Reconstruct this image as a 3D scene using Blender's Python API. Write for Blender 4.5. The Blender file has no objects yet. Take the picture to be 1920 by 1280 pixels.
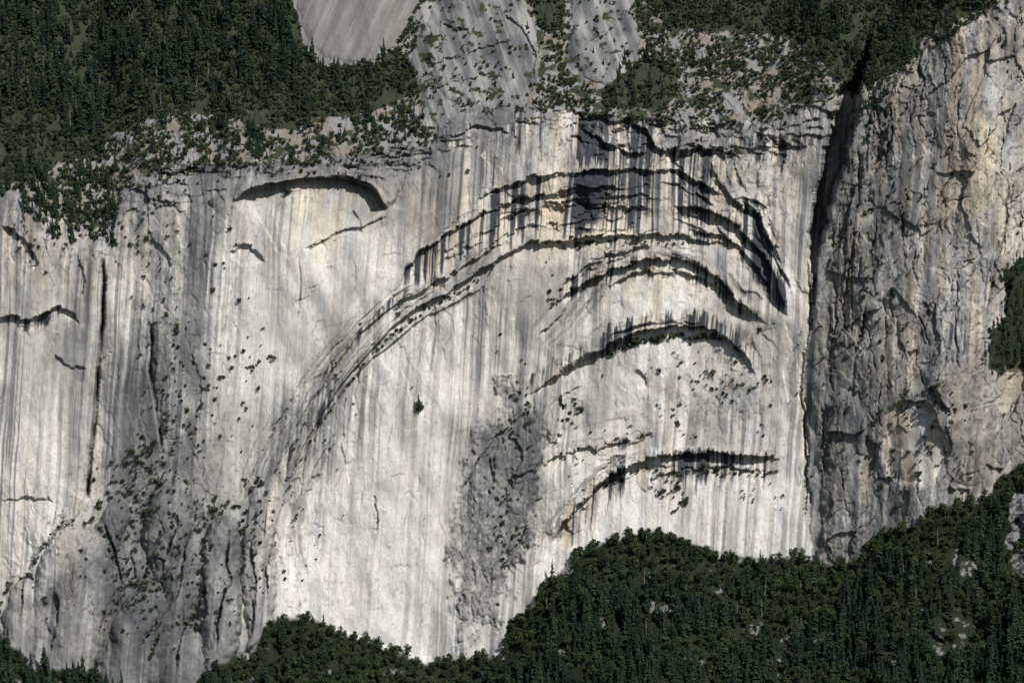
import bpy, math, numpy as np
from mathutils import Vector
f32=np.float32
rng=np.random.default_rng(11)
PX=0.5; DIST=3000.0; PITCH=math.radians(8)
cp,sp=math.cos(PITCH),math.sin(PITCH)
C=np.array([0,-DIST*cp,DIST*sp])
scene=bpy.context.scene
coll=scene.collection
def world(u,v,D):
    a=(u-960)*PX/DIST; b=(640-v)*PX/DIST
    dy=cp+b*sp; dz=-sp+b*cp
    t=(D-C[1])/dy
    return C[0]+a*t, D+0*a, C[2]+dz*t
# ------------------------------------------------------------ noise
_tab={}
def T(seed):
    if seed not in _tab: _tab[seed]=np.random.RandomState(seed).rand(256,256).astype(f32)
    return _tab[seed]
def vn(x,y,seed):
    t=T(seed); x=np.asarray(x,f32)+1000; y=np.asarray(y,f32)+1000
    xf=np.floor(x); yf=np.floor(y); fx=x-xf; fy=y-yf
    xi=xf.astype(np.int32)&255; yi=yf.astype(np.int32)&255
    x1=(xi+1)&255; y1=(yi+1)&255
    fx=fx*fx*(3-2*fx); fy=fy*fy*(3-2*fy)
    a=t[yi,xi]; b=t[yi,x1]; c=t[y1,xi]; d=t[y1,x1]
    a=a+(b-a)*fx; c=c+(d-c)*fx
    return a+(c-a)*fy
def fbm(x,y,seed,o=4,g=0.5):
    s=0; a=1; n=0
    for k in range(o):
        s=s+a*vn(x*(2.03**k),y*(2.03**k),seed+k); n+=a; a*=g
    return s/n
def facets(x,y,seed):
    t1,t2,t3,t4,t5=[T(seed+i) for i in range(5)]
    x=np.asarray(x,f32)+500; y=np.asarray(y,f32)+500
    xi=np.floor(x).astype(np.int32); yi=np.floor(y).astype(np.int32)
    best=np.full(x.shape,9,f32); val=np.zeros(x.shape,f32); sec=np.full(x.shape,9,f32); cell=np.zeros(x.shape,f32)
    for dj in (-1,0,1):
        for di in (-1,0,1):
            cx=(xi+di); cy=(yi+dj); a=cx&255; b=cy&255
            dx=x-(cx+t1[b,a]); dy=y-(cy+t2[b,a]); d=dx*dx+dy*dy
            v=(t3[b,a]-.5)+(t4[b,a]-.5)*1.6*dx+(t5[b,a]-.5)*1.6*dy
            m=d<best
            sec=np.where(m,best,np.minimum(sec,d))
            val=np.where(m,v,val); cell=np.where(m,t3[b,a],cell); best=np.where(m,d,best)
    return val, np.sqrt(sec)-np.sqrt(best), cell-.5
def ss(a,b,x):
    t=np.clip((x-a)/(b-a),0,1); return t*t*(3-2*t)
# ------------------------------------------------------------ grid
ua=np.concatenate([np.arange(-260,-8,5),np.arange(-8,1928,1.5),np.arange(1930,2190,5)]).astype(f32)
va=np.concatenate([np.arange(-200,-8,5),np.arange(-8,1288,1.5),np.arange(1290,1490,5)]).astype(f32)
U,V=np.meshgrid(ua,va)
NU,NV=len(ua),len(va)
def gau(u,v,ru,rv,ang=0,X=None,Y=None):
    X=U if X is None else X; Y=V if Y is None else Y
    c,s=math.cos(math.radians(ang)),math.sin(math.radians(ang))
    x=(X-u)*c+(Y-v)*s; y=-(X-u)*s+(Y-v)*c
    return np.exp(-(x/ru)**2-(y/rv)**2)
Uw=U+(fbm(U/60,V/60,1,4)-.5)*34+(vn(U/7,V/7,5)-.5)*4
Vw=V+(fbm(U/60,V/60,21,4)-.5)*34+(vn(U/7,V/7,25)-.5)*4
f1,e1,c1=facets(Uw/40,Vw/150,111); f2,e2,c2=facets(Uw/18+3,Vw/50,121); f3,e3,c3=facets(Uw/6,Vw/12,131)
g1,h1,b1=facets((Uw+.45*Vw)/50,(Vw-.3*Uw)/110,611)
calm=1-.85*np.clip(gau(690,700,230,260)+gau(590,360,200,60)+.3*gau(1250,580,230,120),0,1)
Un=U+(fbm(U/25,V/25,31,3)-.5)*11*(.4+.6*calm)+(vn(U/5,V/5,35)-.5)*2*calm+c3*3*calm; Vn=V+(fbm(U/25,V/25,41,3)-.5)*11*(.4+.6*calm)+(vn(U/5,V/5,45)-.5)*2*calm+(c2*9+c3*3)*calm
rimP=[(-300,330),(0,350),(60,372),(110,400),(150,430),(190,440),(215,400),(240,345),(300,325),(430,303),(560,297),(700,285),(800,265),(840,215),(950,195),(1080,200),(1130,215),(1250,225),(1340,232),(1450,215),(1520,185),(1570,170),(1600,165),(1680,150),(1720,105),(1780,60),(1840,15),(1880,-20),(2200,-60)]
footP=[(-300,1160),(0,1190),(40,1205),(60,1240),(120,1238),(200,1255),(240,1300),(340,1300),(370,1275),(400,1228),(480,1215),(492,1160),(520,1143),(580,1143),(620,1162),(700,1188),(760,1212),(800,1228),(870,1218),(940,1218),(957,1152),(990,1130),(1010,1092),(1045,1055),(1070,1030),(1110,1008),(1180,992),(1230,978),(1290,1003),(1350,1028),(1420,1038),(1500,1030),(1560,1045),(1605,1035),(1640,992),(1720,965),(1760,935),(1850,922),(1875,880),(1920,852),(2200,800)]
def line(P,u): return np.interp(u,[p[0] for p in P],[p[1] for p in P])
def smline(P,sig,off=0):
    x=np.arange(-700,2600,4.0); y=line(P,x)
    k=np.exp(-0.5*(np.arange(-60,61)*4/sig)**2); k/=k.sum()
    ys=np.convolve(np.pad(y,60,mode='edge'),k,mode='valid')
    return lambda u:np.interp(u,x,ys+off)
rimS=smline(rimP,22); footS=smline(footP,45,18)
def poly(pts,X=None,Y=None):
    X=Uw if X is None else X; Y=Vw if Y is None else Y
    ins=np.zeros(X.shape,bool); n=len(pts)
    for i in range(n):
        x1,y1=pts[i]; x2,y2=pts[(i+1)%n]
        if y1==y2: continue
        c=((y1>Y)!=(y2>Y))&(X<(x2-x1)*(Y-y1)/(y2-y1)+x1); ins^=c
    return ins
DOME=[(548,-260),(545,-10),(560,45),(578,95),(608,126),(650,122),(690,118),(715,112),(740,90),(762,50),(790,0),(830,-260)]
SLAB1=[(790,-260),(785,60),(775,110),(800,235),(850,250),(960,225),(1010,160),(1005,60),(985,-10),(980,-260)]
SLAB2=[(1075,-260),(1080,-10),(1062,60),(1050,120),(1085,160),(1150,150),(1190,110),(1203,60),(1180,0),(1180,-260)]
RGUL=[(1886,590),(1878,500),(1920,470),(2300,300),(2300,800),(1925,700),(1885,700),(1858,690),(1862,620)]
hillm=ss(6,-6,V-rimS(U)); vall=ss(-8,8,V-footS(U))
dome=poly(DOME,Un,Vn); slab1=poly(SLAB1); slab2=poly(SLAB2); rg=poly(RGUL)
# ------------------------------------------------------------ depth
slope=0.10+0.05*(fbm(U/220,V/220,51,3)-.5)
slope=slope+0.34*ss(110,0,V-rimS(U))**1.5*(1-hillm)*ss(1560,1480,U)
slope=slope+ss(900,1250,V)*ss(560,350,U)*0.12
hs=0.50+0.30*(fbm(U/110,V/60,61,3)-.5)
slope=slope*(1-hillm)+hs*hillm
slope=slope*(1-vall)+(0.58+0.16*(fbm(U/120,V/80,63,3)-.5))*vall
dv=np.gradient(va)[:,None]
cum=np.cumsum(slope*dv,axis=0)
j0=int(np.searchsorted(va,640))
D=(cum[j0][None,:]-cum).astype(np.float64)
chim=lambda v:np.interp(v,[-200,0,140,220,320,420,480,600,700,850,1100,1400],[1670,1655,1622,1600,1576,1552,1535,1522,1512,1516,1520,1525])
cu=U-chim(V)+(fbm(V/22,U/200,71,4)-.5)*20+c2*7
bx=np.clip((U-chim(V))/290,0,1)
but=-(1-(1-bx)**1.2)*44
but=but+ss(1800,1990,U+0.12*(V-400))*42
D+=but*ss(-20,20,U-1480)
sh=np.interp(V,[-200,60,120,180,300,420,480,600,750,1000,1200],[0,3,14,20,18,14,6,1,1,1,0])
D-= sh*ss(-2,2,cu)*np.exp(-np.maximum(cu,0)/60)
cw=np.interp(V,[0,110,180,300,420,470,520,700,1000],[4,9,21,19,15,8,3,2.2,2])
cd=np.interp(V,[40,110,160,420,480,540,1000,1060],[0,26,58,54,24,4,3,0])*np.where(V>520,1.8*ss(.45,.6,vn(V/40,U*0,73)),1)
D+= cd*np.exp(-np.abs((cu+cw)/cw)**4)
D+= 26*gau(1200,700,330,420)
D-= 12*gau(330,700,70,380,4)
D+= 8*gau(240,600,50,300)
D+= -12*gau(660,0,100,100)
D+= (fbm(U/160,V/260,81,4)-.5)*30*(1-vall)
btr=ss(0,25,cu)
patch=ss(.30,.48,gau(925,960,68,245,10,Uw,Vw)+(fbm(U/24,V/40,75,4,.6)-.5)*.75)*(V<1230)*(V>700)
scar=ss(.35,.5,gau(1712,835,62,85,-8,Uw,Vw))
rough=0.06+0.52*btr*(1-.85*scar)+0.45*gau(330,650,90,400)+0.5*gau(250,1080,260,170)+0.5*ss(110,10,V-rimS(U))*(1-.8*hillm)+0.65*patch+0.35*gau(1340,740,120,80)+0.3*gau(60,450,120,90)+.6*gau(1380,330,100,120)+.6*gau(1250,270,240,70)
rough=np.clip(rough,0,1.1)*(1-0.85*dome)
D+= (fbm(U/40,V/120,91,4)-.5)*(3.2+2.5*rough)
D-= 2.5*patch-4*scar
BUL=[(135,1120,80,140,8,24),(258,1205,66,115,18,28),(412,1110,42,150,4,24),(338,1120,40,120,14,18),(335,1250,52,80,8,22),(320,975,46,75,8,12),(485,1050,30,140,0,10),(45,1160,42,75,0,14),(200,1005,36,80,22,13),(1580,900,45,170,0,9),(1800,760,60,150,-8,8),(660,-10,105,130,0,8),(1125,70,70,90,0,9),(890,80,90,110,0,8)]
BM=np.zeros_like(U); bh=np.zeros_like(U)
for (u,v,ru,rv,an,h) in BUL:
    ct,st_=math.cos(math.radians(an)),math.sin(math.radians(an))
    yy=(-(Uw-u)*st_+(Vw-v)*ct); yy=np.where((yy>0)&(U<1300)&(V>600),yy*.62,yy)
    x=((Uw-u)*ct+(Vw-v)*st_)/ru; y=yy/rv; r2=np.abs(x)**2.2+np.abs(y)**2.0
    bh=np.maximum(bh,h*np.clip(1-r2,0,1)**.55)
    BM=np.maximum(BM,ss(1.08,.95,r2))
D-=bh*(1-ss(0,110,V-footS(U)))
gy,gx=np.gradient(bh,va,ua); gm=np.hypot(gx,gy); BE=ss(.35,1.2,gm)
rb=rough*(1-.62*BM*(U<1300))
D+=rb*(f1*(5.0-2*btr)+f2*(2.8-.8*btr)+f3*.8)+btr*g1*6.5*(1-scar)
D+=(fbm(U/9,V/40,101,3)-.5)*(.35+1.4*rb)
D+=rb*.6*(fbm(U/4,V/6,107,2)-.5)
rub=np.maximum(hillm*(~dome),0)*(1-0.85*(slab1|slab2))
D+=rub*(f3*1.5+f2*1.5)
S=np.zeros_like(U); LINE_DARK=np.zeros_like(U); AL=np.zeros_like(U); AT=np.zeros_like(U)
lean=U+0.06*(V-640); wob=(fbm(U/50,V/110,181,3)-.5)*10; L0=lean+wob
slen=.25+1.25*(.6*vn(L0/7,V/400,145)+.4*vn(L0/2.3,V/300,146))
def catmull(P,n=5):
    P=[np.array(p,float) for p in P]; 
    if len(P)<3: return np.array(P)
    Q=[2*P[0]-P[1]]+P+[2*P[-1]-P[-2]]; out=[]
    for i in range(1,len(Q)-2):
        for k in range(n):
            t=k/n; a,b,c,d=Q[i-1],Q[i],Q[i+1],Q[i+2]
            out.append(0.5*((2*b)+(c-a)*t+(2*a-5*b+4*c-d)*t*t+(3*b-a-3*c+d)*t**3))
    out.append(P[-1]); return np.array(out)
def cdist(pts,pad,X,Y):
    lo=pts.min(0)-pad; hi=pts.max(0)+pad
    i0,i1=np.searchsorted(ua,[lo[0],hi[0]]); k0,k1=np.searchsorted(va,[lo[1],hi[1]])
    if i1-i0<2 or k1-k0<2: return None
    w=(slice(k0,k1),slice(i0,i1)); x=X[w]; y=Y[w]
    best=np.full(x.shape,1e9,f32); sg=np.zeros(x.shape,f32); tt=np.zeros(x.shape,f32)
    seg=np.diff(pts,axis=0); L=np.hypot(seg[:,0],seg[:,1])+1e-6; cs=np.concatenate([[0],np.cumsum(L)]); tot=cs[-1]
    for i in range(len(seg)):
        rx=x-pts[i,0]; ry=y-pts[i,1]
        h=np.clip((rx*seg[i,0]+ry*seg[i,1])/L[i]**2,0,1)
        qx=rx-h*seg[i,0]; qy=ry-h*seg[i,1]; d=qx*qx+qy*qy
        m=d<best; cr=seg[i,0]*ry-seg[i,1]*rx
        best=np.where(m,d,best); sg=np.where(m,np.sign(cr),sg); tt=np.where(m,(cs[i]+h*L[i])/tot,tt)
    return w,np.sqrt(best)*sg,tt
SC=[0]; rr=np.random.RandomState(5)
def step(P,h,L=80,w=1.6,lip=0.2,tap=0.12,stain=None,line_dark=0.25,n=5,tapend=None,along=None,lipw=16,multi=None,raw=False,mod=1.0,shell=None):
    SC[0]+=1
    pts=P if raw else catmull(P,n); r=cdist(pts,3*L+12,Un,Vn)
    if r is None: return
    win,d,t=r; te=tap if tapend is None else tapend
    tp=ss(0,tap,t)*ss(1,1-te,t)
    s=np.clip(d/w+.5,0,1); fade=np.clip(1-d/(3*L),0,1)
    m_=np.clip(0.45+0.8*vn(U[win]/30,V[win]/30,141+SC[0]%9)+c2[win]*.7,.1,2); hv=h*tp*(1+mod*(m_-1))
    D[win]+=s*hv*np.exp(-np.maximum(d,0)/L)*fade-(1-s)*lip*hv*np.exp(np.minimum(d,0)/lipw)
    LINE_DARK[win]=np.maximum(LINE_DARK[win],line_dark*tp*np.exp(-(d/2.2)**2))  # thin band of darker colour following the step edge
    if stain:
        a,d0,d1=stain; sl=slen[win]
        S[win]=np.maximum(S[win],a*tp*ss(d0*sl-3,d0*sl+5,d)*ss(d1*sl+12,d1*sl-12,d)*(1-.6*np.clip(d/max(d1,1),0,1)))
    tot=np.hypot(*np.diff(pts,axis=0).T).sum()
    if along:
        a,d0,d1=along
        nz=.55*vn(d/5.5,t*tot/130,150+SC[0]%20)+.45*vn(d/2.0,t*tot/80,171+SC[0]%20)
        br=ss(.3,.6,vn(t*tot/55,d*0+SC[0],155))
        AL[win]=np.maximum(AL[win],a*tp*br*ss(d0-12,d0+6,d)*ss(d1+10,d1-6,d)*ss(.50,.62,nz))
    if shell:
        a,d0,d1=shell; bd=ss(0,.2,t)*ss(1,.85,t)*ss(d0-25,d0+15,d)*ss(d1+25,d1-15,d); sd_=300+SC[0]%40
        q=vn(d/17,t*tot/220,sd_); q2=vn(d/6,t*tot/120,sd_+41); q3=vn(d/2.4,t*tot/90,sd_+82)
        fl=d/30+(vn(t*tot/80,d*0,sd_+3)-.5)*2.2+(vn(t*tot/30,d/20,sd_+5)-.5)*.5; saw=(fl-np.floor(fl)); hh=ss(.35,.8,vn(np.floor(fl)+.5,t*tot/60,sd_+7))
        D[win]+=a*bd*((q-.5)*3+(1-saw)*hh*4.6*ss(0,.06,saw))
        AT[win]+=a*bd*((q-.5)*.36+(q2-.5)*.32+(q3-.5)*.16-.02)
    if multi:
        k,o0,o1,hh=multi
        tn_=np.gradient(pts,axis=0); tn_/=np.linalg.norm(tn_,axis=1)[:,None]; nn=np.stack([-tn_[:,1],tn_[:,0]],1)
        for _ in range(k):
            m=len(pts); ln=int(m*rr.uniform(.15,.45)); a0=rr.randint(0,max(1,m-ln)); off=rr.uniform(o0,o1)+np.linspace(rr.uniform(-9,9),rr.uniform(-9,9),ln+1)
            q=pts[a0:a0+ln+1]; off=off[:len(q)]
            if len(q)<3: continue
            step(q+nn[a0:a0+ln+1]*off[:,None],hh*rr.uniform(.4,1.4),rr.uniform(10,35),tap=.3,raw=True,lip=.3,line_dark=.2,stain=(.6,0,14) if rr.rand()<.4 else None)
def crack(P,dep,wd=1.8,tap=0.1,line_dark=0.5,n=5,solid=False):
    pts=catmull(P,n); r=cdist(pts,16,U+.35*(Un-U) if solid else Un,V if solid else Vn)
    if r is None: return
    win,d,t=r; tp=ss(0,tap,t)*ss(1,1-tap,t)*(.55+.75*vn(t*14,d*0,143+len(P)) if solid else (.3+1.2*vn(t*9,d*0,142)))
    D[win]+=dep*tp*np.exp(-(d/wd)**2); LINE_DARK[win]=np.maximum(LINE_DARK[win],line_dark*tp*np.exp(-(d/(wd*1.2))**2))
A=[(500,1130),(515,1000),(543,900),(585,810),(640,722),(700,652),(760,592),(830,552),(880,520),(940,482),(990,458),(1080,447),(1180,441),(1260,440),(1330,452),(1385,475)]
step(A,7.5,130,tap=.15,tapend=.08,along=(.5,-70,12),lip=.4,lipw=35,multi=(7,-70,20,2.6),shell=(.55,-90,10),mod=.5)
step([(545,860),(590,750),(640,668),(700,602),(750,566),(800,540),(860,505),(920,468),(975,446)],5,40,along=(.5,-22,25),lip=.4,lipw=25,multi=(2,-30,30,2.4),mod=.6)
step([(530,960),(570,850),(620,765),(680,690),(740,640),(790,600),(850,570),(905,540),(930,545)],4.5,60,along=(.5,-20,10),mod=.6)
step([(470,1080),(490,960),(530,850),(575,765),(625,690)],4,40,along=(.6,-30,20),mod=.6,multi=(3,-40,30,2))
step([(575,1090),(560,980),(585,890),(640,790)],3,40,along=(.5,-14,14))
step([(455,950),(490,850),(540,760),(580,690)],2.5,50,along=(.6,-20,30))
step([(750,552),(758,510),(800,462),(870,418),(950,385),(1040,360),(1110,352),(1180,350)],6.5,60,stain=(.9,-4,60),along=(.9,-6,26),lip=.45,lipw=35,multi=(6,-20,60,2.5),shell=(.4,-40,0))
step([(880,385),(960,345),(1040,328),(1120,322),(1210,318),(1275,325),(1320,345),(1370,378)],6,60,stain=(1.0,0,125),lip=.45,lipw=40,multi=(9,-20,90,2.8))
step([(900,430),(960,402),(1040,388),(1110,383),(1190,388),(1230,395)],5,40,stain=(.9,0,66),multi=(3,-15,50,2))
step([(1255,380),(1310,392),(1360,410),(1405,445),(1440,495),(1462,550),(1475,600)],10,60,stain=(.9,-10,30),along=(.8,-26,20),lip=.4,lipw=40,multi=(5,-50,50,3),shell=(.5,-50,60),mod=.6)
step([(1280,425),(1330,440),(1380,458),(1420,500),(1445,540),(1462,580)],6,40,stain=(0.8,0,18),along=(.7,-14,12),mod=.6)
step([(1330,300),(1350,340),(1380,385),(1420,405),(1440,440),(1470,500)],6,30,stain=(0.8,0,40),along=(.6,-14,12),multi=(4,-40,40,2.4))
step([(1390,380),(1415,400),(1440,450),(1465,470)],5,25,stain=(.6,0,20))
step([(1030,580),(1070,545),(1120,520),(1180,497),(1240,485),(1300,492),(1345,520),(1380,560),(1410,585),(1442,607)],9,60,stain=(0.6,-8,18),along=(.8,-30,14),lip=.5,lipw=45,multi=(3,-50,45,2.4),shell=(.5,-80,10),mod=.5)
step([(1130,545),(1190,512),(1250,508),(1300,516),(1330,528),(1360,548),(1385,575),(1425,598)],6,50,stain=(0.6,0,16),mod=.6)
step([(1040,560),(1070,520),(1120,490),(1180,468),(1230,465)],4.5,50,stain=(0.3,0,40),along=(.8,-14,40),multi=(2,-30,60,2))
step([(1000,640),(1050,590),(1100,530),(1150,490),(1200,470)],4,50,along=(.8,-25,40))
step([(985,745),(1030,712),(1080,680),(1120,657),(1160,637),(1210,621),(1270,611),(1330,617),(1370,640),(1398,668),(1420,708)],10,80,stain=(0.7,-30,8),along=(.8,-34,8),lip=.5,lipw=45,multi=(3,-40,50,2.2),shell=(.45,-60,10),mod=.5)
step([(1040,700),(1090,670),(1140,648),(1200,632)],4,30,stain=(.6,-6,20),along=(.6,-10,10))
step([(1035,1020),(1060,975),(1100,930),(1150,890),(1200,864),(1255,852),(1310,849),(1370,850),(1430,851),(1478,862)],10.5,70,stain=(.85,-10,55),tap=.04,tapend=.15,along=(.7,-28,10),lip=.5,lipw=45,multi=(4,-40,40,2.6),shell=(.45,-60,5),mod=.6)
step([(1200,930),(1230,900),(1270,880),(1320,878),(1390,878),(1440,888)],4,35,stain=(.6,-16,30))
step([(1010,880),(1060,850),(1120,840),(1180,828),(1240,805)],4,50,stain=(.3,-10,25),along=(.6,-10,20),multi=(2,-30,30,1.6),shell=(.4,-60,40))
step([(432,378),(465,355),(520,341),(585,333),(645,336),(690,350),(712,368),(727,392)],17,60,w=1.5,tap=.12,tapend=.03,along=(.6,-30,0),lip=.3,lipw=30,mod=.08)
step([(610,330),(660,334),(700,350),(722,385)],8,30,w=1.5,tap=.2,tapend=.03,mod=.2)
step([(735,388),(748,350),(735,320)],6,20)
step([(570,470),(620,440),(680,425),(730,400)],4,45,along=(.5,-4,30)); step([(660,395),(675,410),(680,440)],3,20)
step([(430,470),(455,462),(480,465),(497,488)],5,30)
step([(1085,235),(1115,255),(1150,275),(1185,288),(1215,290)],7,40,stain=(.8,0,66),multi=(4,-25,20,2.5))
step([(1170,222),(1205,238),(1235,275),(1290,280),(1345,280),(1392,296)],10,50,stain=(.85,0,66),multi=(5,-25,25,3),mod=.6)
step([(1450,265),(1475,270),(1490,255)],5,25,stain=(.7,0,40))
step([(900,360),(912,330),(905,300),(895,288)],6,25,stain=(.5,0,20))
step([(1050,200),(1080,215),(1130,222),(1200,225)],4,30,stain=(.6,0,50),multi=(3,-10,20,2))
step([(940,235),(1000,222),(1060,225)],2,30,stain=(.5,0,70))
step([(0,425),(35,436),(58,460),(72,495),(60,515)],6,40,stain=(.5,0,14))
step([(-40,600),(20,597),(70,590),(110,577),(140,590),(150,610)],6,50,stain=(.5,0,18),multi=(2,-10,10,2),mod=.5)
step([(100,668),(125,680),(160,690)],3,25); step([(0,935),(50,935),(85,930),(100,950)],3,25)
step([(210,355),(250,350),(275,358),(285,380)],5,30)
step([(405,450),(395,425),(400,400),(385,385)],6,20)
step([(1195,690),(1210,705),(1215,725)],4,15)
step([(290,330),(360,318),(430,322)],4,25,multi=(3,-15,15,2)); step([(700,300),(760,290),(820,285)],4,30); step([(840,250),(900,240),(960,250)],3,30)
step([(140,470),(160,520),(150,560)],3,30)
crack([(193,480),(195,540),(190,620),(183,700),(178,780),(170,860),(162,940)],14,3.2,line_dark=1,tap=.05,solid=True)
step([(162,945),(172,860),(180,780),(186,700),(192,620),(196,540),(194,475)],5,30,lip=0)
step([(300,860),(298,800),(288,740),(278,690),(285,640),(278,600)],7,25)
crack([(278,600),(286,640),(280,690),(290,750),(299,810),(302,850)],8,2.3,line_dark=.8,solid=True)
crack([(560,480),(562,560),(556,600)],2,1.6); crack([(812,570),(815,620),(805,700)],2.5,1.8); crack([(700,930),(706,970),(704,1000)],4,1.8)
crack([(430,990),(425,1050),(432,1080),(412,1150),(405,1220)],9,2.3,line_dark=.8)
for P in ([(35,1180),(45,1090),(70,1040),(120,985),(165,950)],[(170,1215),(205,1130),(250,1090),(310,1075)],[(225,1250),(280,1190),(330,1120),(350,1020),(400,960),(450,950)],[(230,1100),(215,1030),(190,980)],[(300,1090),(325,1010),(345,960)],[(470,1210),(480,1100),(470,1000)],[(330,1260),(345,1180),(380,1150)],[(90,1230),(110,1160),(100,1100)],[(500,1130),(505,1050),(520,980)],[(380,1200),(385,1120),(375,1050)]):
    crack(P,3,1.5,line_dark=.5,tap=.2); step(P[::-1],5,30,tap=.2,line_dark=.4)
step([(1000,1080),(1012,1000),(1005,930),(1010,850),(1015,780),(1030,715)],4,60,along=(.5,-14,14),multi=(3,-20,20,2))
step([(940,1120),(960,1040),(990,980),(1005,900)],4,40)
step([(860,930),(905,850),(950,800),(1000,760)],4,80,multi=(4,-30,60,1.8))
step([(1645,832),(1668,810),(1700,793),(1745,778)],2,50); step([(1740,722),(1755,740),(1768,760),(1782,768)],6,14)
step([(1640,880),(1652,830),(1680,780),(1735,725),(1765,745),(1785,790)],3,60)
step([(1755,570),(1752,600),(1765,640),(1760,665)],5,30); step([(1722,650),(1725,610),(1740,580)],5,30)
for P,h in [([(1665,350),(1660,300),(1672,250),(1668,190)],7),([(1640,330),(1650,260),(1640,180)],8),([(1585,660),(1580,580),(1592,500),(1600,430)],6),([(1605,780),(1600,700),(1612,640),(1625,560)],5),([(1560,760),(1555,680),(1566,600),(1560,520)],5),([(1640,560),(1632,480),(1645,400)],5),([(1700,520),(1690,430),(1702,350)],3),([(1650,700),(1662,620),(1655,560)],4),([(1540,900),(1545,820),(1538,760)],4),([(1715,300),(1708,230),(1716,160)],4),([(1850,600),(1862,520),(1885,430),(1890,330)],4),([(1600,420),(1612,350),(1608,280)],6),([(1740,60),(1725,120),(1735,170)],4),([(1800,500),(1790,600),(1800,700)],3)]:
    step(P,h,26,line_dark=.5,tap=.2,multi=(2,-25,25,h*.4)); crack(P,h*.9,1.8,line_dark=.8)
step([(1480,760),(1470,700),(1478,640),(1470,600)],3,20)
crack([(1512,480),(1518,600),(1503,700),(1508,800),(1512,900),(1505,1000)],5,2,line_dark=.5)
step([(940,20),(990,60),(1005,110),(1003,150)],4,30); step([(1060,130),(1110,80),(1160,30),(1190,10)],3,30,multi=(4,-30,30,1.5))
step([(790,120),(850,110),(900,90),(960,80)],3,20); step([(800,170),(860,150),(930,140)],3,20); step([(820,40),(880,60),(930,55)],3,20)
for _ in range(130):
    u=rr.uniform(240,1540); v=line(rimP,u)+rr.uniform(0,75)*(1 if u>850 else .8); ln=rr.uniform(20,90); sl=rr.uniform(-.25,.3)
    step([(u-ln/2,v-sl*ln/2),(u,v+rr.uniform(-5,5)),(u+ln/2,v+sl*ln/2)],rr.uniform(1.2,3.6)*(1.3 if u>1050 else .9),rr.uniform(8,22),tap=.25,n=3,line_dark=.35,stain=(.6,0,24) if rr.rand()<.25 and u>850 else None)
nfl=0
while nfl<720:
    u=rr.uniform(-100,2000); v=rr.uniform(150,1240)
    if v<line(rimP,u)+5 or v>line(footP,u): continue
    iu=np.searchsorted(ua,u); iv=np.searchsorted(va,v)
    if iv>=NV or iu>=NU: continue
    R=float(rough[iv,iu]); right=u>1530
    if rr.rand()>0.18+R: continue
    nfl+=1
    if rr.rand()<(0.66 if right else 0.6):
        ang=rr.normal(92,6 if not right else 10); ln=rr.uniform(30,150)
    else:
        ang=rr.uniform(-40,30) if 1200<u<1530 else rr.uniform(-65,5); ln=rr.uniform(14,60)*(1.4 if right else 1)
    a=math.radians(ang); dx,dy=math.cos(a),math.sin(a); bow=rr.normal(0,.09)*ln
    P=[(u-dx*ln/2,v-dy*ln/2),(u-dy*bow,v+dx*bow),(u+dx*ln/2,v+dy*ln/2)]
    if ang>55: P=P[::-1]
    h=rr.uniform(0.3,1.4)*(0.5+1.0*R)*(1.6 if right else 1)
    if rr.rand()<(0.55 if right else .32): crack(P,h*1.7,1.1,n=3,line_dark=.6 if right else .5,tap=.3)
    else: step(P,h,rr.uniform(15,45),tap=.35,n=3,line_dark=.2,lip=.1)
# ------------------------------------------------------------ colour
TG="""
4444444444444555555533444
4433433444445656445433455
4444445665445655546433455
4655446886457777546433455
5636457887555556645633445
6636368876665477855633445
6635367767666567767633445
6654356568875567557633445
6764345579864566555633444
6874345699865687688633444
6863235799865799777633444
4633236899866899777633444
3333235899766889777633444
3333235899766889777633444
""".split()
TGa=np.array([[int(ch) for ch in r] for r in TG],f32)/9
def bil(g,x,y):
    x=np.clip(x,0,g.shape[1]-1.001); y=np.clip(y,0,g.shape[0]-1.001); xi=x.astype(int); yi=y.astype(int); fx=x-xi; fy=y-yi
    fx=fx*fx*(3-2*fx); fy=fy*fy*(3-2*fy)
    return (g[yi,xi]*(1-fx)+g[yi,xi+1]*fx)*(1-fy)+(g[yi+1,xi]*(1-fx)+g[yi+1,xi+1]*fx)*fy
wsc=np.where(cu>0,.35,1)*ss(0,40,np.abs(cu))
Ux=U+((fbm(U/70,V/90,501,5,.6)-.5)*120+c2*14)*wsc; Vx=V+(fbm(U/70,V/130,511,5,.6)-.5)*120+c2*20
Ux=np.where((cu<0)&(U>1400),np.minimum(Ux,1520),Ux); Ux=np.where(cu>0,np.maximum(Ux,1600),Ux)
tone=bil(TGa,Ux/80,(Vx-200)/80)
n1=fbm(U/110,V/210,151,5,.6); n2=fbm(L0/30,V/190,161,4,.6); n3=fbm(U/12,V/12,171,4,.6)
s1=vn(L0/13,V/620,191); s2=vn(L0/5,V/420,192); s3=vn(L0/2.3,V/260,193); s4=fbm(L0/34,V/600,194,2); s5=vn(L0/7+9,V/500,195)
st=.28*s1+.3*s2+.2*s3+.22*s4
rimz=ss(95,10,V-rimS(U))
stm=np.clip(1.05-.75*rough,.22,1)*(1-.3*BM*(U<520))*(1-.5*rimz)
gate=ss(.34,.60,fbm(U/90,V/160,521,3))
crisp=(ss(.46,.54,s5)-.5)*.14+(ss(.46,.54,s2)-.5)*.12+(ss(.46,.54,s3)-.5)*.07
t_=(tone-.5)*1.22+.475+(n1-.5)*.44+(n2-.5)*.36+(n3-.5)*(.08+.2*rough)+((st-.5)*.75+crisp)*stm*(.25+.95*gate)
t_+= (f1*.10+f2*.08+g1*.10*btr)*(.2+rough)+AT*.85+btr*(fbm(U/14,V/30,522,4,.6)-.5)*.25
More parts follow.
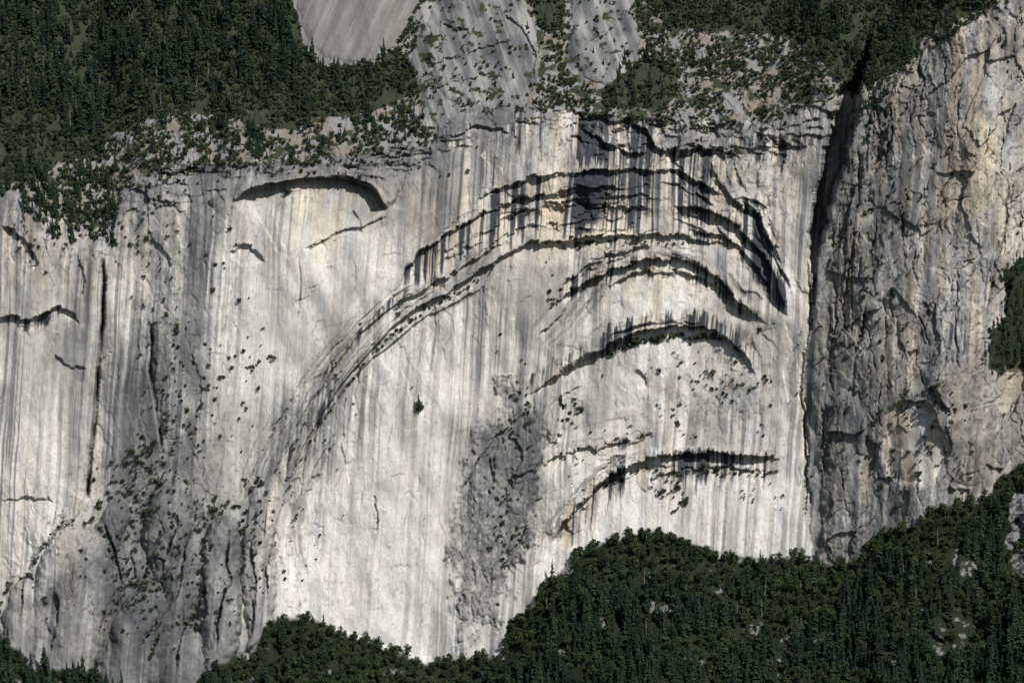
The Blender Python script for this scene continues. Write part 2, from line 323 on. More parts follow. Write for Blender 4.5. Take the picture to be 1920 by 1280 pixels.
t_=t_-.17*BM*(U<520)*(V>800)*(tone>.35)+.34*scar-patch*(.24+(fbm(U/10,V/16,523,4,.6)-.5)*.5)+.08*gau(720,980,110,220,4)
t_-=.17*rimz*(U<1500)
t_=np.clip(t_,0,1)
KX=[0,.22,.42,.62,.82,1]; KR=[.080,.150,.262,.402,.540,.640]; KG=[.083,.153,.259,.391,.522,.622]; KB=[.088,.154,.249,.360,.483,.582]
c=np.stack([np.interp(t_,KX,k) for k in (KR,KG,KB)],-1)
def mix(c,col,m): m=np.clip(m,0,1)[...,None]; return c*(1-m)+np.asarray(col)*m
gry=np.array([.225,.225,.215]); wht=np.array([.66,.645,.61]); blk=np.array([.028,.033,.043]); dgr=np.array([.12,.12,.122])
tn=np.clip(.75*gau(1790,330,70,300)+.35*btr+.6*gau(90,470,150,90)+.85*gau(1060,400,260,70)+.45*gau(600,400,120,90)+.45*gau(1480,420,40,250)+.13+.8*scar+.4*gau(1240,890,40,80)+.4*gau(60,1000,100,150)+.4*gau(1200,540,150,60),0,1)
tintc=np.array([1.13,.98,.78]); tm=(tn*ss(.38,.62,fbm(L0/20,V/90,201,4)+.1*(s2-.5)))[...,None]
c=c*(1-tm)+c*tintc*tm
c=mix(c,[.36,.23,.14],.5*ss(.64,.78,fbm(U/22,V/11,211,4))*(.15+.8*gau(1300,760,160,110)+.3*gau(1050,470,300,60)))
c=mix(c,wht,ss(.60,.70,.6*vn(L0/3.4,V/480,221)+.4*s4)*.6*stm*ss(.3,.6,tone)*gate)
c=mix(c,dgr*1.2,ss(.57,.68,vn(L0/9,V/700,231)*.55+.45*vn(L0/2.8,V/330,232))*.8*np.clip(1.3*gau(12,900,34,420)+.3*gau(850,1000,60,250,6)+.9*gau(205,680,40,260)+.5*gau(520,420,80,100)+.25+.8*gau(1150,260,220,70),0,1)*stm)
c=mix(c,dgr*.85,AL*.85*ss(.15,.45,n2+.1))
k=.26*vn(L0/10,V/400,241)+.36*vn(L0/4,V/260,242)+.18*vn(L0/1.9,V/160,246)+.20*vn(L0/26,V/300,243)
S2=np.clip(S,0,1); So=ss(0,.25,S2)
c=mix(c,[.46,.38,.27],.65*So*ss(.45,.6,vn(L0/7,V/200,244))); c=mix(c,[.58,.56,.51],.7*So*ss(.55,.64,vn(L0/4,V/200,245)))
c=mix(c,dgr*1.1,ss(.54,.66,k+.17*S2)*So*.75)
c=mix(c,blk,ss(.61,.73,k+.20*S2)*So*.92)
c=mix(c,dgr*.5,LINE_DARK*.85+.35*BE*(vn(U/12,V/12,531)>.45)*(U<1100)*(V>700))  # darker colour along cracks and step edges, patchy on steep bulge rims
c*= (1+(n3-.5)*(.18+.35*rough))[...,None]
c*= (1-.25*rough*np.exp(-(e2/.05)**2)*(vn(U/30,V/30,541)>.5))[...,None]
c=mix(c,dgr*.8,ss(.66,.74,fbm(U/4.5,V/6,551,2)+.12*(rough-.35)+.06*patch)*np.clip(.15+rough,0,.65))
hz=ss(6,-6,Vw-rimS(U)-2+(n3-.5)*70)
soil=np.array([.215,.19,.15]); brush=np.array([.038,.048,.026]) 
hn=fbm(U/16,V/10,261,4,.6); hn2=fbm(U/60,V/40,271,3)
hc=mix(np.zeros_like(c)+soil,[.23,.23,.22],ss(.35,.6,fbm(U/30,V/20,281,3)))
hc=mix(hc,brush,ss(.49,.57,hn*.7+hn2*.3))
FUL=[(-300,-260),(548,-260),(548,0),(560,40),(580,100),(612,130),(700,122),(745,85),(785,135),(785,185),(700,205),(620,220),(560,240),(480,240),(400,215),(330,205),(260,220),(200,270),(160,300),(100,310),(60,350),(-300,330)]
FTR=[(1205,-260),(1215,0),(1270,50),(1400,60),(1500,80),(1545,110),(1600,180),(1650,150),(1700,120),(1725,85),(1790,45),(1840,0),(1880,-260)]
FCL=[(1110,190),(1150,150),(1180,105),(1225,95),(1255,110),(1262,170),(1240,200),(1180,205)]
FMD=[(990,-260),(1005,0),(1010,60),(1035,75),(1060,20),(1060,-260)]
FST=[(960,190),(1000,160),(1050,130),(1100,165),(1110,205),(1030,200)]
fm=poly(FUL)|poly(FTR)|poly(FCL)|poly(FMD)
hc=mix(hc,brush*.85,fm*ss(.70,.56,hn*.5+hn2*.5)*.97)
rt=np.clip(.32+(fbm(U/26,V/50,291,5,.6)-.5)*.8+(vn((U-V*.35)/4,(V+U*.2)/90,292)-.5)*.30+(vn((U-V*.35)/14,(V+U*.2)/150,293)-.5)*.35,0,1)
rock=np.stack([np.interp(rt,KX,k_) for k_ in (KR,KG,KB)],-1)*.85*(1+(n3-.5)*.3)[...,None]
rock=mix(rock,brush,ss(.63,.69,fbm(U/18,V/14,294,4,.6)))
hc=np.where((slab1|slab2)[...,None],rock,hc)
dc=np.array([.19,.182,.17])*(1+(fbm((U+V*.45)/9,V/90,301,3)-.5)*.7+(vn((U+V*.45)/3,V/130,303)-.5)*.2+(n3-.5)*.2)[...,None]
hc=np.where(dome[...,None],dc,hc)
c=c*(1-hz[...,None])+hc*hz[...,None]
vz=ss(-2,10,V-line(footP,Uw)-12)
TALB=[(1245,1140,34,10),(1415,1180,20,9),(1060,1065,18,10),(1130,1160,12,6),(1480,1190,16,8),(1745,1045,10,15),(1345,1110,12,6)]
def talb(u,v):
    s=0*u
    uu=u+(fbm(u/12,v/8,701,4,.6)-.5)*50; vv=v+(fbm(u/12,v/8,711,4,.6)-.5)*34
    for a,b,ra,rb_ in TALB: s=np.maximum(s,np.exp(-((uu-a)/ra)**2-((vv-b)/rb_)**2))
    return s
vc=mix(np.zeros_like(c)+brush*.5,[.19,.185,.178],np.maximum(ss(.66,.72,fbm(U/34,V/20,311,3)*.6+hn*.4),ss(.35,.5,talb(U,V)))*ss(.36,.55,fbm(U/6,V/5,313,3)))
TAL=[(1892,930),(1925,920),(2200,900),(2200,1100),(1925,1090),(1900,1080),(1885,1010)]
tal=poly(TAL); vc=np.where(tal[...,None],np.array([.14,.14,.14])*(.3+1.3*ss(.3,.7,fbm(U/6,V/5,312,3)))[...,None],vc)
c=c*(1-vz[...,None])+vc*vz[...,None]
c=np.where(rg[...,None],np.zeros_like(c)+brush*.7,c)
c=mix(c,[.36,.29,.21],.7*gau(1905,725,25,28,0,Uw,Vw))
c=np.clip(c,.012,.70)
D+=vall*ss(.35,.6,talb(U,V))*f3*5
# ------------------------------------------------------------ terrain meshes
X,Y,Z=world(U.astype(np.float64),V.astype(np.float64),D)
VP=np.stack([X,Y,Z],-1).reshape(-1,3)
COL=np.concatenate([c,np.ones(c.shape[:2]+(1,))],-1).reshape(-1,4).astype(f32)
idx=np.arange(NU*NV).reshape(NV,NU)
Q=np.stack([idx[1:,:-1],idx[1:,1:],idx[:-1,1:],idx[:-1,:-1]],-1)
reg=np.zeros((NV,NU),int); reg[hz>.5]=1; reg[dome&(hz>.5)]=3; reg[vz>.5]=2
reg=reg[:-1,:-1].ravel(); Q=Q.reshape(-1,4)
def mesh_np(name,verts,quads,col=None,tint=None,mats=None,matidx=None,flat=False):
    me=bpy.data.meshes.new(name)
    me.vertices.add(len(verts)); me.vertices.foreach_set("co",np.ascontiguousarray(verts,f32).ravel())
    me.loops.add(quads.size); me.loops.foreach_set("vertex_index",np.ascontiguousarray(quads,np.int32).ravel())
    me.polygons.add(len(quads)); me.polygons.foreach_set("loop_start",np.arange(0,quads.size,4,dtype=np.int32))
    if matidx is not None: me.polygons.foreach_set("material_index",np.ascontiguousarray(matidx,np.int32))
    me.update(calc_edges=True)
    if flat: me.shade_flat()
    if col is not None:
        a=me.color_attributes.new("rock_colour",'FLOAT_COLOR','POINT'); a.data.foreach_set("color",np.ascontiguousarray(col,f32).ravel())
    if tint is not None:
        a=me.attributes.new("tint",'FLOAT','POINT'); a.data.foreach_set("value",np.ascontiguousarray(tint,f32))
    for m in (mats or []): me.materials.append(m)
    return me
def N(nt,t,**k):
    n=nt.nodes.new(t)
    for a,b in k.items(): setattr(n,a,b)
    return n
def rockmat():
    m=bpy.data.materials.new("weathered_rock"); m.use_nodes=True; nt=m.node_tree; b=nt.nodes["Principled BSDF"]
    b.inputs["Roughness"].default_value=.9; b.inputs["Specular IOR Level"].default_value=.12
    at=N(nt,"ShaderNodeAttribute",attribute_name="rock_colour"); tc=N(nt,"ShaderNodeTexCoord")
    mp=N(nt,"ShaderNodeMapping"); mp.inputs["Scale"].default_value=(1,1,.1); nt.links.new(tc.outputs["Object"],mp.inputs[0])
    na=N(nt,"ShaderNodeTexNoise"); na.inputs["Scale"].default_value=1.0; na.inputs["Detail"].default_value=4; nt.links.new(mp.outputs[0],na.inputs["Vector"])
    nb=N(nt,"ShaderNodeTexNoise"); nb.inputs["Scale"].default_value=.7; nb.inputs["Detail"].default_value=6; nb.inputs["Roughness"].default_value=.7; nt.links.new(tc.outputs["Object"],nb.inputs["Vector"])
    mr=N(nt,"ShaderNodeMapRange"); mr.inputs["From Min"].default_value=.3; mr.inputs["From Max"].default_value=.7; mr.inputs["To Min"].default_value=.86; mr.inputs["To Max"].default_value=1.14; nt.links.new(na.outputs["Fac"],mr.inputs["Value"])
    mr2=N(nt,"ShaderNodeMapRange"); mr2.inputs["From Min"].default_value=.3; mr2.inputs["From Max"].default_value=.7; mr2.inputs["To Min"].default_value=.87; mr2.inputs["To Max"].default_value=1.12; nt.links.new(nb.outputs["Fac"],mr2.inputs["Value"])
    mu=N(nt,"ShaderNodeMath",operation='MULTIPLY'); nt.links.new(mr.outputs[0],mu.inputs[0]); nt.links.new(mr2.outputs[0],mu.inputs[1])
    vm=N(nt,"ShaderNodeVectorMath",operation='SCALE'); nt.links.new(at.outputs["Color"],vm.inputs[0]); nt.links.new(mu.outputs[0],vm.inputs["Scale"])
    nt.links.new(vm.outputs[0],b.inputs["Base Color"])
    bp=N(nt,"ShaderNodeBump"); bp.inputs["Strength"].default_value=.45; bp.inputs["Distance"].default_value=.8; nt.links.new(nb.outputs["Fac"],bp.inputs["Height"]); nt.links.new(bp.outputs[0],b.inputs["Normal"])
    return m
RM=rockmat()
def addobj(name,me,kind=None,label=None,category=None):
    o=bpy.data.objects.new(name,me); coll.objects.link(o)
    if kind: o["kind"]=kind
    if label: o["label"]=label
    if category: o["category"]=category
    return o
for r,nm,lb,ct in [(0,"cliff","sheer pale granite cliff with dark-stained stepped arches","cliff"),(1,"hillside","tan gravelly hillside with bare rock slabs above cliff","hillside"),(2,"valley_slope","dark wooded slope at the foot of the cliff","slope"),(3,"rock_dome","smooth grey bare granite slab among the trees","rock")]:
    q=Q[reg==r]; uq,inv=np.unique(q,return_inverse=True)
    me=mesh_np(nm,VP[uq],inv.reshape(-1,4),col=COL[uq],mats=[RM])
    addobj(nm,me,"structure",lb,ct)
zb=float(Z[-1].min())-3; yb=float(D[-1].min())
vp=np.array([[-6000,yb+40,zb],[6000,yb+40,zb],[6000,-9000,zb-60],[-6000,-9000,zb-60]]); 
fme=mesh_np("valley_floor",vp[[3,2,1,0]],np.array([[0,1,2,3]]),col=np.tile([[.05,.055,.03,1]],(4,1)),mats=[RM])
addobj("ground",fme,"structure","flat dark wooded valley floor","ground")
# ------------------------------------------------------------ plants
def folmat(name,base,dark,objrand):
    m=bpy.data.materials.new(name); m.use_nodes=True; nt=m.node_tree; b=nt.nodes["Principled BSDF"]
    b.inputs["Roughness"].default_value=.85; b.inputs["Specular IOR Level"].default_value=.1
    if objrand: src=N(nt,"ShaderNodeObjectInfo").outputs["Random"]
    else: src=N(nt,"ShaderNodeAttribute",attribute_name="tint").outputs["Fac"]
    tc=N(nt,"ShaderNodeNewGeometry"); no=N(nt,"ShaderNodeTexNoise"); no.inputs["Scale"].default_value=.5; nt.links.new(tc.outputs["Position"],no.inputs["Vector"])
    ad=N(nt,"ShaderNodeMath",operation='ADD'); nt.links.new(src,ad.inputs[0]); nt.links.new(no.outputs["Fac"],ad.inputs[1])
    h=N(nt,"ShaderNodeMath",operation='MULTIPLY'); h.inputs[1].default_value=.6; nt.links.new(ad.outputs[0],h.inputs[0])
    cr=N(nt,"ShaderNodeValToRGB"); cr.color_ramp.elements[0].color=(*dark,1); cr.color_ramp.elements[0].position=.2; cr.color_ramp.elements[1].color=(*base,1); cr.color_ramp.elements[1].position=.95
    nt.links.new(h.outputs[0],cr.inputs[0]); nt.links.new(cr.outputs[0],b.inputs["Base Color"]); return m
def plain(name,col):
    m=bpy.data.materials.new(name); m.use_nodes=True; nt=m.node_tree; b=nt.nodes["Principled BSDF"]; b.inputs["Roughness"].default_value=.9
    no=N(nt,"ShaderNodeTexNoise"); no.inputs["Scale"].default_value=3; cr=N(nt,"ShaderNodeValToRGB")
    cr.color_ramp.elements[0].color=tuple(x*.6 for x in col)+(1,); cr.color_ramp.elements[1].color=tuple(min(1,x*1.3) for x in col)+(1,)
    nt.links.new(no.outputs["Fac"],cr.inputs[0]); nt.links.new(cr.outputs[0],b.inputs["Base Color"]); return m
bark=plain("bark",(.10,.075,.055)); deadw=plain("dead_wood",(.30,.28,.25))
MP={k:(folmat("needles_"+str(k),(.036,.058,.031),(.009,.019,.014),k),folmat("leaves_"+str(k),(.054,.078,.028),(.014,.027,.013),k),folmat("scrub_leaves_"+str(k),(.072,.086,.040),(.021,.032,.018),k)) for k in (True,False)}
def trunk(h,r,sides=5,lean=.3):
    vs=[];qs=[]
    for k,(z,rr_) in enumerate([(-.04*h-.6,r*1.2),(h*.35,r*.8),(h*.7,r*.45),(h*.97,r*.08)]):
        ox=lean*math.sin(k*1.7)*.4
        for s in range(sides):
            a=2*math.pi*s/sides; vs.append((ox+rr_*math.cos(a),rr_*math.sin(a),z))
    for k in range(3):
        for s in range(sides): qs.append((k*sides+s,k*sides+(s+1)%sides,(k+1)*sides+(s+1)%sides,(k+1)*sides+s))
    return np.array(vs),np.array(qs)
def pine(seed):
    r=np.random.RandomState(seed); H=r.uniform(16,22); R=r.uniform(2.5,3.9); vs=[];qs=[]
    nt_=13; z0=r.uniform(.04,.16)*H; pw=r.uniform(.65,1.05)
    for t in range(nt_):
        f=t/(nt_-1); z=z0+(H-z0)*f**.95; rad=R*(1-f)**pw*r.uniform(.65,1.2)+.2
        nb=6 if f<.8 else 4; a0=r.uniform(0,6.3)
        for k in range(nb):
            if r.rand()<.15: continue
            a=a0+2*math.pi*k/nb+r.normal(0,.25); q=rad*r.uniform(.6,1.25); dr=q*r.uniform(.2,.7)
            c_,s_=math.cos(a),math.sin(a); w=q*r.uniform(.28,.45)+.15; up=r.uniform(.1,.9)
            b=len(vs)
            vs+= [(0,0,z+up),(c_*q*.6-s_*w,s_*q*.6+c_*w,z-dr*.55),(c_*q,s_*q,z-dr),(c_*q*.6+s_*w,s_*q*.6-c_*w,z-dr*.5)]
            qs.append((b,b+1,b+2,b+3))
            b=len(vs); e=r.uniform(.3,.9)
            vs+= [(c_*q*.25,s_*q*.25,z+.5),(c_*q*.8,s_*q*.8,z-dr*.4+.3),(c_*q*.95,s_*q*.95,z-dr-.4),(c_*q*.3,s_*q*.3,z-e-.6)]
            qs.append((b,b+1,b+2,b+3))
    tv,tq=trunk(H,.38); return (tv,tq),(np.array(vs),np.array(qs))
def leafball(r,cx,cy,cz,ra,n,s):
    d=r.normal(size=(n,3)); d/=np.linalg.norm(d,axis=1)[:,None]; p=d*(r.uniform(.55,1.05,n)[:,None])*np.array(ra)+np.array([cx,cy,cz])
    nn=d+r.normal(size=(n,3))*.45; nn/=np.linalg.norm(nn,axis=1)[:,None]
    t=np.cross(nn,r.normal(size=(n,3))); t/=np.linalg.norm(t,axis=1)[:,None]; b=np.cross(nn,t)
    sz=s*r.uniform(.6,1.3,n)[:,None]
    return np.stack([p-t*sz,p-b*sz*.8,p+t*sz*1.1,p+b*sz*.7],1).reshape(-1,3)
def broad(seed):
    r=np.random.RandomState(seed); H=11; L=[]
    for k in range(8):
        a=r.uniform(0,6.3); q=r.uniform(.4,3.2); z=r.uniform(3.0,8.6); q*=(1.15-abs(z-5.5)/7)
        ra=r.uniform(1.4,2.5); L.append(leafball(r,q*math.cos(a),q*math.sin(a),z,(ra,ra,ra*.85),32,.62))
    L.append(leafball(r,0,0,4.5,(2.8,2.8,3.4),36,.85))
    vs=np.concatenate(L); qs=np.arange(len(vs)).reshape(-1,4)
    tv,tq=trunk(7,.35); tvs=[tv];tqs=[tq];n=len(tv)
    for k in range(4):
        a=r.uniform(0,6.3); q=2.4; v2,q2=trunk(4,.16,4); v2=v2.copy(); v2[:,0]+=math.cos(a)*q*(v2[:,2]/4); v2[:,1]+=math.sin(a)*q*(v2[:,2]/4); v2[:,2]+=3
        tvs.append(v2); tqs.append(q2+n); n+=len(v2)
    return (np.concatenate(tvs),np.concatenate(tqs)),(vs,qs)
def shrub(seed):
    r=np.random.RandomState(seed); L=[]
    for k in range(4):
        a=r.uniform(0,6.3); q=r.uniform(.1,.6); ra=r.uniform(.4,.65); L.append(leafball(r,q*math.cos(a),q*math.sin(a),r.uniform(.25,.9),(ra,ra,ra*.85),16,.26))
    vs=np.concatenate(L); return vs,np.arange(len(vs)).reshape(-1,4)
def snag(seed):
    r=np.random.RandomState(seed); tv,tq=trunk(14,.3); tvs=[tv];tqs=[tq];n=len(tv)
    for k in range(16):
        a=r.uniform(0,6.3); z=r.uniform(4,13); q=(15-z)*.28; v2,q2=trunk(q,.07,3); v2=v2.copy(); v2=np.stack([math.cos(a)*v2[:,2]+v2[:,0],math.sin(a)*v2[:,2]+v2[:,1],z+v2[:,0]-.15*v2[:,2]],1)
        tvs.append(v2); tqs.append(q2+n); n+=len(v2)
    return np.concatenate(tvs),np.concatenate(tqs)
def samp(u,v):
    i=np.clip(np.searchsorted(ua,u),0,NU-1); j=np.clip(np.searchsorted(va,v),0,NV-1); return D[j,i]
def place(u,v,out=0.0):
    d=samp(u,v)-out; x,y,z=world(np.asarray(u,float),np.asarray(v,float),d); return np.stack([x,y,z],-1)
def jit(u0,u1,v0,v1,su,sv,j=.5):
    gu,gv=np.meshgrid(np.arange(u0,u1,su),np.arange(v0,v1,sv)); n=gu.shape
    gu=gu+rng.uniform(-j,j,n)*su+((np.arange(n[0])%2)*su*.5)[:,None]; gv=gv+rng.uniform(-j,j,n)*sv
    return gu.ravel(),gv.ravel()
def inp(P,u,v,wv=0):
    if wv: u=u+(fbm(u/25,v/25,601,3)-.5)*wv; v=v+(fbm(u/25,v/25,611,3)-.5)*wv
    return poly(P,u,v)
pines=[];oaks=[];shr=[]
def hsz(a,b): return rng.uniform()**1.8*(b-a)+a
u,v=jit(-120,2030,-90,460,12,9.5,.8)
m=np.zeros(len(u),bool); dens=fbm(u/40,v/24,401,3)
for P in (FUL,FTR,FCL): m|=inp(P,u,v,80)
m&=~inp(DOME,u,v)&(v<line(rimP,u)+8)
rim=line(rimP,u)
edge=np.clip((rim-v-30)/190,0,1); left=u<900
prob=np.where(left,np.clip(.3+edge*.9,0,1)*ss(.40,.55,dens+.12*edge),.8*ss(.36,.52,dens+.08))
k=m&(rng.uniform(size=len(u))<prob)
for a,b in zip(u[k],v[k]):
    if rng.uniform()<.74: pines.append((a,b,hsz(.4,1.45)*(1.05 if a<600 else .8)))
    else: oaks.append((a,b,rng.uniform(.35,.9)))
for P,n,pp,smin,smax in [([(120,300),(250,220),(560,230),(800,190),(800,262),(560,295),(420,305),(240,335),(160,420)],220,.55,.3,.9),(FMD,50,.5,.3,.6),(FST,60,.2,.3,.5),([(1270,60),(1560,90),(1560,210),(1340,230),(1270,200)],70,.5,.3,.55),([(1575,90),(1720,90),(1690,170),(1650,240),(1620,260),(1600,200)],110,.8,.35,.7),([(-60,330),(60,320),(140,330),(218,320),(218,460),(100,450),(0,360)],140,.8,.35,1.1),([(1600,430),(1560,440),(1585,320),(1640,220)],30,.7,.3,.55),([(1210,0),(1280,60),(1200,110),(1190,60)],25,.7,.4,.6),([(1840,-20),(1920,-20),(1920,190),(1890,150)],50,.6,.3,.5),([(1905,330),(1925,330),(1925,470),(1900,440)],10,.6,.3,.5),([(300,300),(560,290),(430,345),(300,350)],25,.4,.25,.45),([(780,20),(1010,20),(1010,200),(800,220)],30,.4,.25,.45),([(1050,0),(1200,0),(1200,140),(1060,150)],25,.4,.25,.45),([(1850,600),(1885,560),(1885,720),(1840,720)],16,.4,.25,.5)]:
    P_=np.array(P); c0=0
    while c0<n:
        a=rng.uniform(P_[:,0].min(),P_[:,0].max()); b=rng.uniform(P_[:,1].min(),P_[:,1].max())
        if not inp(P,np.array([a]),np.array([b]))[0]: continue
        c0+=1
        (pines if rng.uniform()<pp else oaks).append((a,b,rng.uniform(smin,smax)))
u,v=jit(1845,2050,450,735,10,8,.6); k=inp(RGUL,u,v,40)&(v<715)
for a,b in zip(u[k],v[k]): (pines if rng.uniform()<.3 else oaks).append((a,b,rng.uniform(.35,.85)))
u,v=jit(-120,2030,830,1400,11.5,9.5,.8); ft=line(footP,u)+20; dep=v-ft
clr=fbm(u/34,v/20,311,3); mixn=fbm(u/70,v/45,321,3); tb=np.maximum(talb(u,v),talb(u,v-14))
k=(dep>-1)&((clr<.66)|(dep<25))&(tb<.4)&~(inp(TAL,u,v,40)&(rng.uniform(size=len(u))<.85))
for a,b,d_,mn in zip(u[k],v[k],dep[k],mixn[k]):
    pp=.05 if d_<45 else (.15+.45*min(1,max(0,(a-1300)/400)) if d_<110 else .68)
    pp*=ss(.35,.6,mn)*1.5
    if a<330: pp=.5
    if rng.uniform()<pp: pines.append((a,b,hsz(.6,1.6)))
    else: oaks.append((a,b,rng.uniform(.5,1.25)))
oaks.append((785,775,1.25)); oaks.append((1286,950,1.0)); pines.append((1052,760,.75)); oaks.append((1668,905,.8)); pines.append((785,772,.9))
notable=[(1058,765,3.2),(1085,770,3.2),(1148,668,4.2),(1090,465,3.4),(1072,448,2.6),(1425,622,3.4),(415,712,3.4),(514,675,3.8),(185,948,4),(540,915,3),(1268,797,3.6),(1650,915,3),(750,575,4),(747,592,3),(940,985,3),(1345,882,4),(1320,876,3),(1400,884,3),(1205,822,3.6),(1335,700,3),(840,562,3.2),(825,570,2.6),(770,602,2.6),(1620,560,3),(1820,835,3),(400,960,4),(540,365,4),(1230,642,4)]
for a,b,s in notable: shr.append((a,b,s*1.15))
for a in np.arange(1165,1350,7): shr.append((a+rng.uniform(-3,3),line([(1165,655),(1200,640),(1260,630),(1350,632)],a)+rng.uniform(0,7),rng.uniform(2.4,4.2)))
for a in np.arange(980,1300,13): shr.append((a+rng.uniform(-8,8),447+rng.uniform(4,12),rng.uniform(1.0,2.4)))
for a in np.arange(1120,1470,10): shr.append((a+rng.uniform(-5,5),line([(1120,915),(1200,877),(1260,887),(1470,887)],a)+rng.uniform(-2,6),rng.uniform(1.3,3)))
for a in np.arange(600,900,9): shr.append((a,line([(600,790),(700,655),(770,595),(880,528),(900,520)],a)+rng.uniform(2,12),rng.uniform(1.2,2.9)))
zones=[((330,640,70,300,3),190,1.3,3.4),((300,1000,190,130,0),170,1.3,3.4),((250,850,60,120,0),60,1.5,3.6),((480,850,60,200,0),40,1.2,3),((950,900,60,230,8),90,1.2,3.2),((1330,740,110,70,0),80,1.1,3),((1600,600,70,350,0),90,1.3,3.6),((1720,850,140,120,0),90,1.4,3.6),((1450,950,60,70,0),12,1,2),((1260,930,50,40,0),30,1.4,3.2),((1750,400,120,300,0),60,1,2.8),((1100,800,90,90,0),40,1,2.8),((560,960,40,260,14),30,1,2.2),((100,450,110,60,0),50,1.2,3),((700,780,300,300,0),14,.8,1.8),((600,310,300,20,0),110,1.2,3.2),((1300,240,200,15,0),50,1.2,2.8)]
for (a,b,ra,rb_,an),n,s0,s1_ in zones:
    cl=[(rng.normal(0,.6),rng.normal(0,.6)) for _ in range(max(3,n//4))]
    for _ in range(n):
        cx_,cy_=cl[rng.integers(len(cl))]; x=(cx_+rng.normal(0,.15))*ra; y=(cy_+rng.normal(0,.15))*rb_; t=math.radians(an); uu=a+x*math.cos(t)-y*math.sin(t); vv=b+x*math.sin(t)+y*math.cos(t)
        if line(rimP,uu)+2<vv<line(footP,uu)+10: shr.append((uu,vv,s0+(s1_-s0)*rng.uniform()**2))
for (u0,v0,ru,rv,an,h) in BUL[:9]:
    for _ in range(22):
        a=rng.uniform(3.14,6.28); x=math.cos(a)*ru*rng.uniform(.98,1.1); y=math.sin(a)*rv*rng.uniform(.98,1.1); t=math.radians(an)
        uu=u0+x*math.cos(t)-y*math.sin(t); vv=v0+x*math.sin(t)+y*math.cos(t)
        if vv<line(footP,uu): shr.append((uu,vv,rng.uniform(1.2,3.3)))
u,v=jit(-60,1990,-60,460,6.5,5.0,.7)
rim=line(rimP,u); dn=fbm(u/22,v/14,411,3)
ok=(v<rim+14)&~inp(DOME,u,v)&~(inp(SLAB1,u,v,30)&(rng.uniform(size=len(u))<.93))&~(inp(SLAB2,u,v,30)&(rng.uniform(size=len(u))<.93))
ok&=dn>np.where(v>rim-80,.50,.43)
for a,b in zip(u[ok],v[ok]): shr.append((a,b,rng.uniform(1.1,2.8)))
print("PINES",len(pines),"OAKS",len(oaks),"SHRUBS",len(shr))
def build_kind(items,templates,kname,slabel,cat,stuffname,stufflabel,grp,mi,parts=True,nmax=300,outw=0.0):
    it=np.array(items); inframe=(it[:,0]>5)&(it[:,0]<1915)&(it[:,1]>15)&(it[:,1]<1275)
    order=np.argsort(-it[:,2]*inframe); ind=order[:nmax]; rest=order[nmax:]
    P=place(it[:,0],it[:,1],outw)
    lm=MP[True][mi]; meshes=[]
    for t in templates:
        if parts: meshes.append((mesh_np("trunk",t[0][0],t[0][1],mats=[bark]),mesh_np("crown",t[1][0],t[1][1],mats=[lm],flat=True)))
        else: meshes.append(mesh_np(kname,t[0],t[1],mats=[lm],flat=True))
    for n_,i in enumerate(ind):
        k=n_%len(templates); s=it[i,2]; rz=rng.uniform(0,6.28); sz=s*rng.uniform(.9,1.15)
        if parts:
            o=bpy.data.objects.new(kname,None); o.empty_display_size=1
        else: o=bpy.data.objects.new(kname,meshes[k])
        o.location=P[i]; o.rotation_euler=(0,0,rz); o.scale=(s,s,sz)
        o["label"]=slabel(it[i]) ; o["category"]=cat; o["group"]=grp; coll.objects.link(o)
        if parts:
            for nm,me in zip(("trunk","crown"),meshes[k]):
                ch=bpy.data.objects.new(nm,me); ch.parent=o; coll.objects.link(ch)
    vs=[];qs=[];ti=[];mx=[];off=0
    for k,t in enumerate(templates):
        r=rest[k::len(templates)]
        if len(r)==0: continue
        if parts:
            tv=np.concatenate([t[0][0],t[1][0]]); tq=np.concatenate([t[0][1],t[1][1]+len(t[0][0])]); tm=np.concatenate([np.ones(len(t[0][1]),int),np.zeros(len(t[1][1]),int)])
        else: tv,tq=t; tm=np.zeros(len(tq),int)
        a=rng.uniform(0,6.28,len(r)); s=it[r,2]; ca,sa=np.cos(a)[:,None],np.sin(a)[:,None]
        x=(tv[None,:,0]*ca-tv[None,:,1]*sa)*s[:,None]; y=(tv[None,:,0]*sa+tv[None,:,1]*ca)*s[:,None]; z=tv[None,:,2]*s[:,None]*rng.uniform(.8,1.2,len(r))[:,None]
        vv=np.stack([x,y,z],-1)+P[r][:,None,:]
        vs.append(vv.reshape(-1,3)); qs.append((tq[None]+(np.arange(len(r))*len(tv))[:,None,None]+off).reshape(-1,4)); off+=len(r)*len(tv)
        ti.append(np.repeat(rng.uniform(0,1,len(r)),len(tv))); mx.append(np.tile(tm,len(r)))
    me=mesh_np(stuffname,np.concatenate(vs),np.concatenate(qs),tint=np.concatenate(ti),mats=[MP[False][mi],bark],matidx=np.concatenate(mx),flat=True)
    addobj(stuffname,me,"stuff",stufflabel,cat)
build_kind(pines,[pine(s) for s in range(1,10)],"pine_tree",lambda i:"dark green pine on the slope below the cliff" if i[1]>800 else "dark green pine on the hillside above the cliff","tree","conifer_forest","dense dark conifer forest on the slopes","pines around the cliff",0)
build_kind(oaks,[broad(s) for s in range(21,28)],"oak_tree",lambda i:"round leafy green oak at the cliff foot" if i[1]>800 else "small leafy green tree on the hillside","tree","broadleaf_forest","leafy green broadleaf woodland along the cliff foot","oaks around the cliff",1)
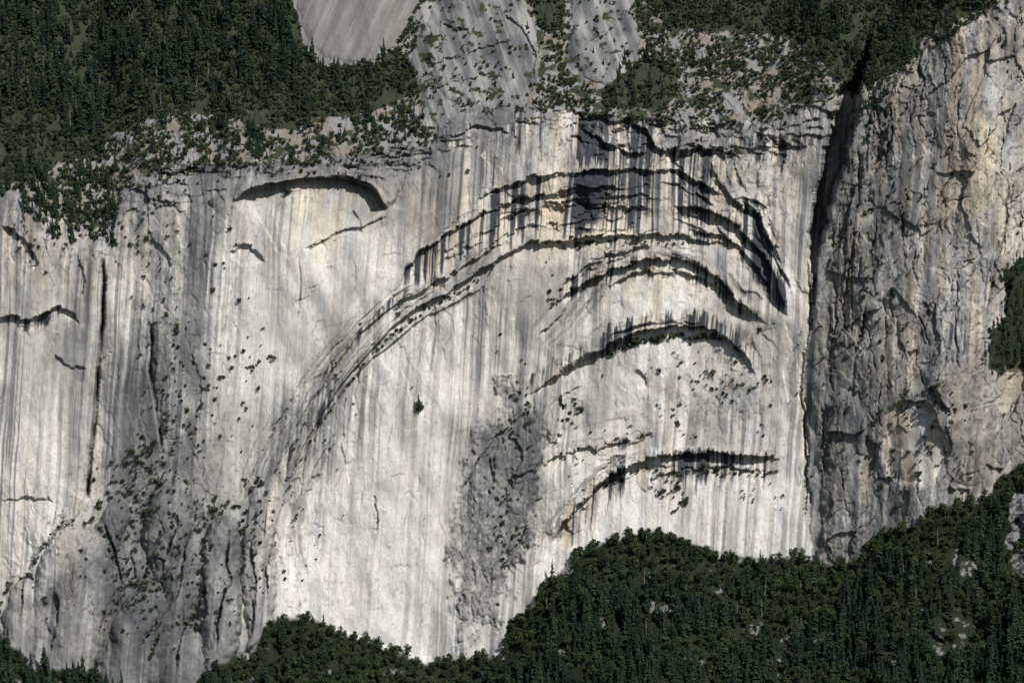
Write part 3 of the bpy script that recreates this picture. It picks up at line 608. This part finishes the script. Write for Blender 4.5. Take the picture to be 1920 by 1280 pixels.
build_kind(shr,[shrub(s) for s in range(41,47)],"shrub",lambda i:"green shrub rooted on a ledge of the pale cliff" if line(rimP,i[0])<i[1] else "low green shrub on the gravelly hillside","shrub","scrub","scattered low green scrub on rock and gravel","shrubs on the rock",2,parts=False,outw=1.0)
sm=[mesh_np("dead_tree",*snag(s),mats=[deadw]) for s in (61,62,63)]
for i in range(46):
    if i<16: a,b=rng.uniform(30,560),rng.uniform(30,250)
    else:
        a=rng.uniform(380,1900); b=line(footP,a)+rng.uniform(60,260)
    if b>1275 : continue
    o=bpy.data.objects.new("dead_tree",sm[i%3]); o.location=place(a,b); s=rng.uniform(.8,1.25); o.scale=(s,s,s*1.15); o.rotation_euler=(rng.normal(0,.05),rng.normal(0,.05),rng.uniform(0,6))
    o["label"]="bare pale dead tree standing among the forest"; o["category"]="tree"; o["group"]="dead trees in the forest"; coll.objects.link(o)
# ------------------------------------------------------------ camera, light
cam=bpy.data.cameras.new("camera"); co=bpy.data.objects.new("camera",cam); coll.objects.link(co)
cam.sensor_width=36; cam.lens=36*DIST*1/(1920*PX); cam.clip_end=20000; cam.clip_start=10
co.location=C; co.rotation_euler=(math.radians(90)-PITCH,0,0); scene.camera=co
AZ=math.radians(38); EL=math.radians(48)
sd=Vector((math.sin(AZ)*math.cos(EL),-math.cos(AZ)*math.cos(EL),math.sin(EL)))
l=bpy.data.lights.new("sun",'SUN'); l.energy=4.4; l.angle=math.radians(.5); l.color=(1,.97,.93)
lo=bpy.data.objects.new("sun",l); lo.rotation_euler=sd.to_track_quat('Z','Y').to_euler(); lo.location=(600,-800,900); coll.objects.link(lo)
w=bpy.data.worlds.new("World"); scene.world=w; w.use_nodes=True; nt=w.node_tree
sk=nt.nodes.new("ShaderNodeTexSky"); sk.sky_type='NISHITA'; sk.sun_disc=False; sk.sun_elevation=EL; sk.sun_rotation=math.pi-AZ
nt.links.new(sk.outputs[0],nt.nodes["Background"].inputs[0]); nt.nodes["Background"].inputs[1].default_value=.07
scene.view_settings.view_transform='Standard'; scene.view_settings.look='None'; scene.view_settings.exposure=0
